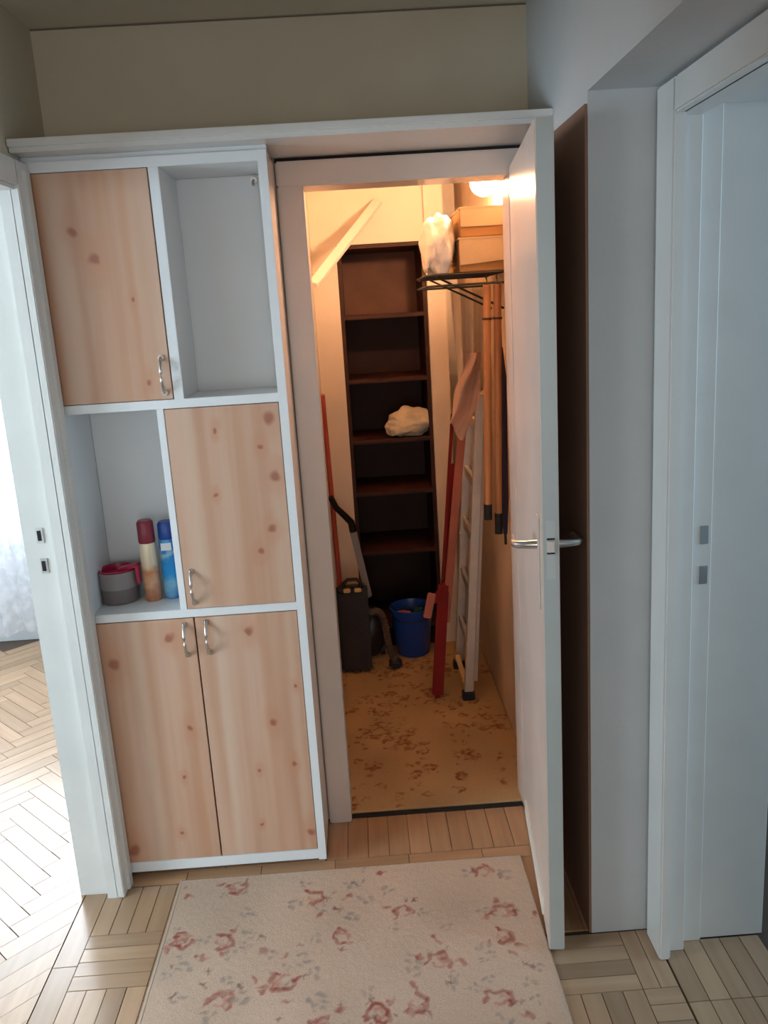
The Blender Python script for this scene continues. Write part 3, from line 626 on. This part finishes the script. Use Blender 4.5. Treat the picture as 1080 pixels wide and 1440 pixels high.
# red folding frame (folded trestle) leaning beside the ladder
rf = thing('folding_trestle', 'folded red metal trestle leaning against the step ladder', 'trestle', (.26, 3.44, 0))
def rbar(n, a, b, w=.03, t_=.018, mat='redmet', up=(0, 1, 0)):
    bm = bmesh.new(); bar(bm, a, b, w, t_, up); bmesh.ops.bevel(bm, geom=bm.edges[:], offset=.003, segments=2, affect='EDGES'); return obj(n, bm, mat, rf)
rbar('leg', (.262, 3.40, .022), (.315, 3.46, .50), .048, .020)
rbar('leg', (.312, 3.49, .47), (.388, 3.50, 1.22), .014, .014)
rbar('leg', (.316, 3.455, .33), (.425, 3.475, 1.18), .034, .018, 'redlight')
rbar('leg', (.325, 3.54, .30), (.396, 3.56, 1.0), .030, .018)
rbar('foot_bar', (.262, 3.39, .0215), (.268, 3.56, .0215), .024, .024)
rbar('crossbar', (.235, 3.43, .365), (.262, 3.44, .47), .034, .020, 'redlight')
rbar('crossbar', (.262, 3.44, .43), (.345, 3.47, .52), .030, .020)
rbar('crossbar', (.372, 3.46, .80), (.395, 3.58, .84), .030, .020)

# blue bucket with cloths inside
bk = thing('bucket', 'blue plastic bucket on the carpet before the shelving', 'bucket', (.195, 3.93, .006))
bm = bmesh.new(); lathe(bm, [(0, .0), (.076, .0), (.080, .004), (.100, .225), (.106, .227), (.107, .240), (.100, .241), (.096, .225), (.077, .010), (0, .008)], (.195, 3.93, .007), 40); obj('bucket_shell', bm, 'bluepl', bk, True)
bm = bmesh.new(); tube(bm, [(.195+.107*math.cos(a), 3.93-.012-.10*math.sin(a), .232-.035*math.sin(a)) for a in [i*PI/16 for i in range(17)]], .0025, 8); obj('bail_handle', bm, 'black', bk, True)
bm = bmesh.new(); blob(bm, (.155, 3.925, .193), (.038, .05, .028), .4, 4, 4); tag(obj('red_rag', bm, 'redcl', None, True), 'red rag lying inside the blue bucket', 'rag')
bm = bmesh.new(); blob(bm, (.238, 3.94, .195), (.032, .045, .03), .4, 4, 6); tag(obj('green_rag', bm, 'greenpl', None, True), 'dark green rag lying inside the blue bucket', 'rag')

# black suitcase
sc = thing('suitcase', 'upright black suitcase with brass latches left in the closet', 'suitcase', (-.08, 3.78, .006))
bm = boxm(-.155, -.012, 3.72, 3.82, .012, .415, bevel=.014); obj('shell', bm, 'suit', sc, True)
for x in (-.105, -.055):
    bm = boxm(x-.016, x+.016, 3.712, 3.735, .405, .424, bevel=.003); obj('latch', bm, 'brass', sc, True)
bm = bmesh.new(); tube(bm, [(-.12, 3.77, .412), (-.118, 3.77, .435), (-.10, 3.77, .450), (-.06, 3.77, .450), (-.042, 3.77, .435), (-.04, 3.77, .412)], .009, 10); obj('carry_handle', bm, 'suit', sc, True)
bm = boxm(-.156, -.011, 3.764, 3.776, .011, .417, bevel=.002); obj('seam_band', bm, 'brass' if False else 'black', sc)

# vacuum cleaner behind the suitcase
vc = thing('vacuum_cleaner', 'dark vacuum cleaner with hose and grey wand behind suitcase', 'vacuum', (.02, 3.92, .006))
bm = bmesh.new(); blob(bm, (-.005, 3.93, .135), (.072, .09, .128), .06, 4, 1, 1.2); obj('body', bm, 'black', vc, True)
for x, y in ((-.055, 3.93), (.045, 3.93)):
    bm = bmesh.new(); tube(bm, [(x-.01, y, .04), (x+.012, y, .04)], .033, 20); obj('wheel', bm, 'rubber', vc, True)
bm = bmesh.new(); pts = []
P0, P1, P2, P3 = Vector((.0, 3.86, .25)), Vector((.085, 3.80, .31)), Vector((.045, 3.76, .13)), Vector((.098, 3.75, .045)); n = 70; rads = []
for i in range(n+1):
    t_ = i/n; pts.append(P0*(1-t_)**3+P1*3*t_*(1-t_)**2+P2*3*t_*t_*(1-t_)+P3*t_**3); rads.append(.017+.0018*math.cos(i*PI))
tube(bm, pts, rads, 12); obj('hose', bm, 'hose', vc, True)
bm = bmesh.new(); bx(bm, .068, .128, 3.725, 3.79, .008, .05); bmesh.ops.bevel(bm, geom=bm.edges[:], offset=.012, segments=3, affect='EDGES'); obj('floor_nozzle', bm, 'black', vc, True)
bm = bmesh.new(); bar(bm, (-.006, 3.855, .33), (-.062, 3.87, .665), .032, .022, (0, 1, 0)); bmesh.ops.bevel(bm, geom=bm.edges[:], offset=.006, segments=2, affect='EDGES'); obj('wand', bm, 'greytube', vc, True)
bm = bmesh.new(); tube(bm, [(-.060, 3.87, .655), (-.066, 3.86, .70), (-.095, 3.82, .745), (-.128, 3.77, .795), (-.148, 3.75, .85)], [.017, .016, .015, .0135, .013], 12); obj('grip', bm, 'black', vc, True)

# red broom stick along the left wall
bm = bmesh.new(); tube(bm, [(-.136, 3.915, .012), (-.150, 3.76, 1.30)], [.0115, .0105], 12); bmesh.ops.create_icosphere(bm, subdivisions=2, radius=.0112, matrix=Matrix.Translation((-.150, 3.76, 1.30)))
tag(obj('broom_stick', bm, 'broom', None, True), 'thin red stick leaning on left closet wall behind suitcase', 'stick')

# ------------------------------------------------------------------ sheer curtain in the left room
m, nt, b = newmat('sheer_curtain'); L = nt.links; nt.nodes.remove(b); out = [n for n in nt.nodes if n.type == 'OUTPUT_MATERIAL'][0]
df = N(nt, 'ShaderNodeBsdfDiffuse'); df.inputs[0].default_value = (.78, .79, .84, 1); tl = N(nt, 'ShaderNodeBsdfTranslucent'); tl.inputs[0].default_value = (.86, .88, .93, 1); tr = N(nt, 'ShaderNodeBsdfTransparent')
m1 = N(nt, 'ShaderNodeMixShader'); m1.inputs[0].default_value = .5; m2 = N(nt, 'ShaderNodeMixShader')
tc = N(nt, 'ShaderNodeTexCoord'); nz = N(nt, 'ShaderNodeTexNoise'); nz.inputs['Scale'].default_value = 14; L.new(tc.outputs['Object'], nz.inputs[0])
mr = N(nt, 'ShaderNodeMapRange'); mr.inputs[1].default_value = .4; mr.inputs[2].default_value = .6; mr.inputs[3].default_value = .3; mr.inputs[4].default_value = .55; L.new(nz.outputs['Fac'], mr.inputs[0])
L.new(df.outputs[0], m1.inputs[1]); L.new(tl.outputs[0], m1.inputs[2]); L.new(mr.outputs[0], m2.inputs[0]); L.new(m1.outputs[0], m2.inputs[1]); L.new(tr.outputs[0], m2.inputs[2]); L.new(m2.outputs[0], out.inputs[0])
bm = bmesh.new(); grid = []; NX, NZ = 420, 26
for j in range(NZ+1):
    row = []
    for i in range(NX+1):
        x = -3.5+2.3*i/NX; s = j/NZ; zb = .105+.028*abs(math.sin(x*13))**.7
        row.append(bm.verts.new((x, 4.25+.028*math.sin(x*34+.6*math.sin(x*9))*(1-.4*s)+.015*math.sin(x*71), zb+(2.38-zb)*s)))
    grid.append(row)
for j in range(NZ):
    for i in range(NX): bm.faces.new((grid[j][i], grid[j][i+1], grid[j+1][i+1], grid[j+1][i]))
cu = thing('curtain', 'sheer white curtain with scalloped hem in the left room', 'curtain', (-2.35, 4.25, 2.38))
obj('sheer_panel', bm, m, cu, True)
bm = bmesh.new(); tube(bm, [(-3.58, 4.25, 2.39), (-1.10, 4.25, 2.39)], .012, 10); obj('curtain_rod', bm, 'gloss', cu, True)
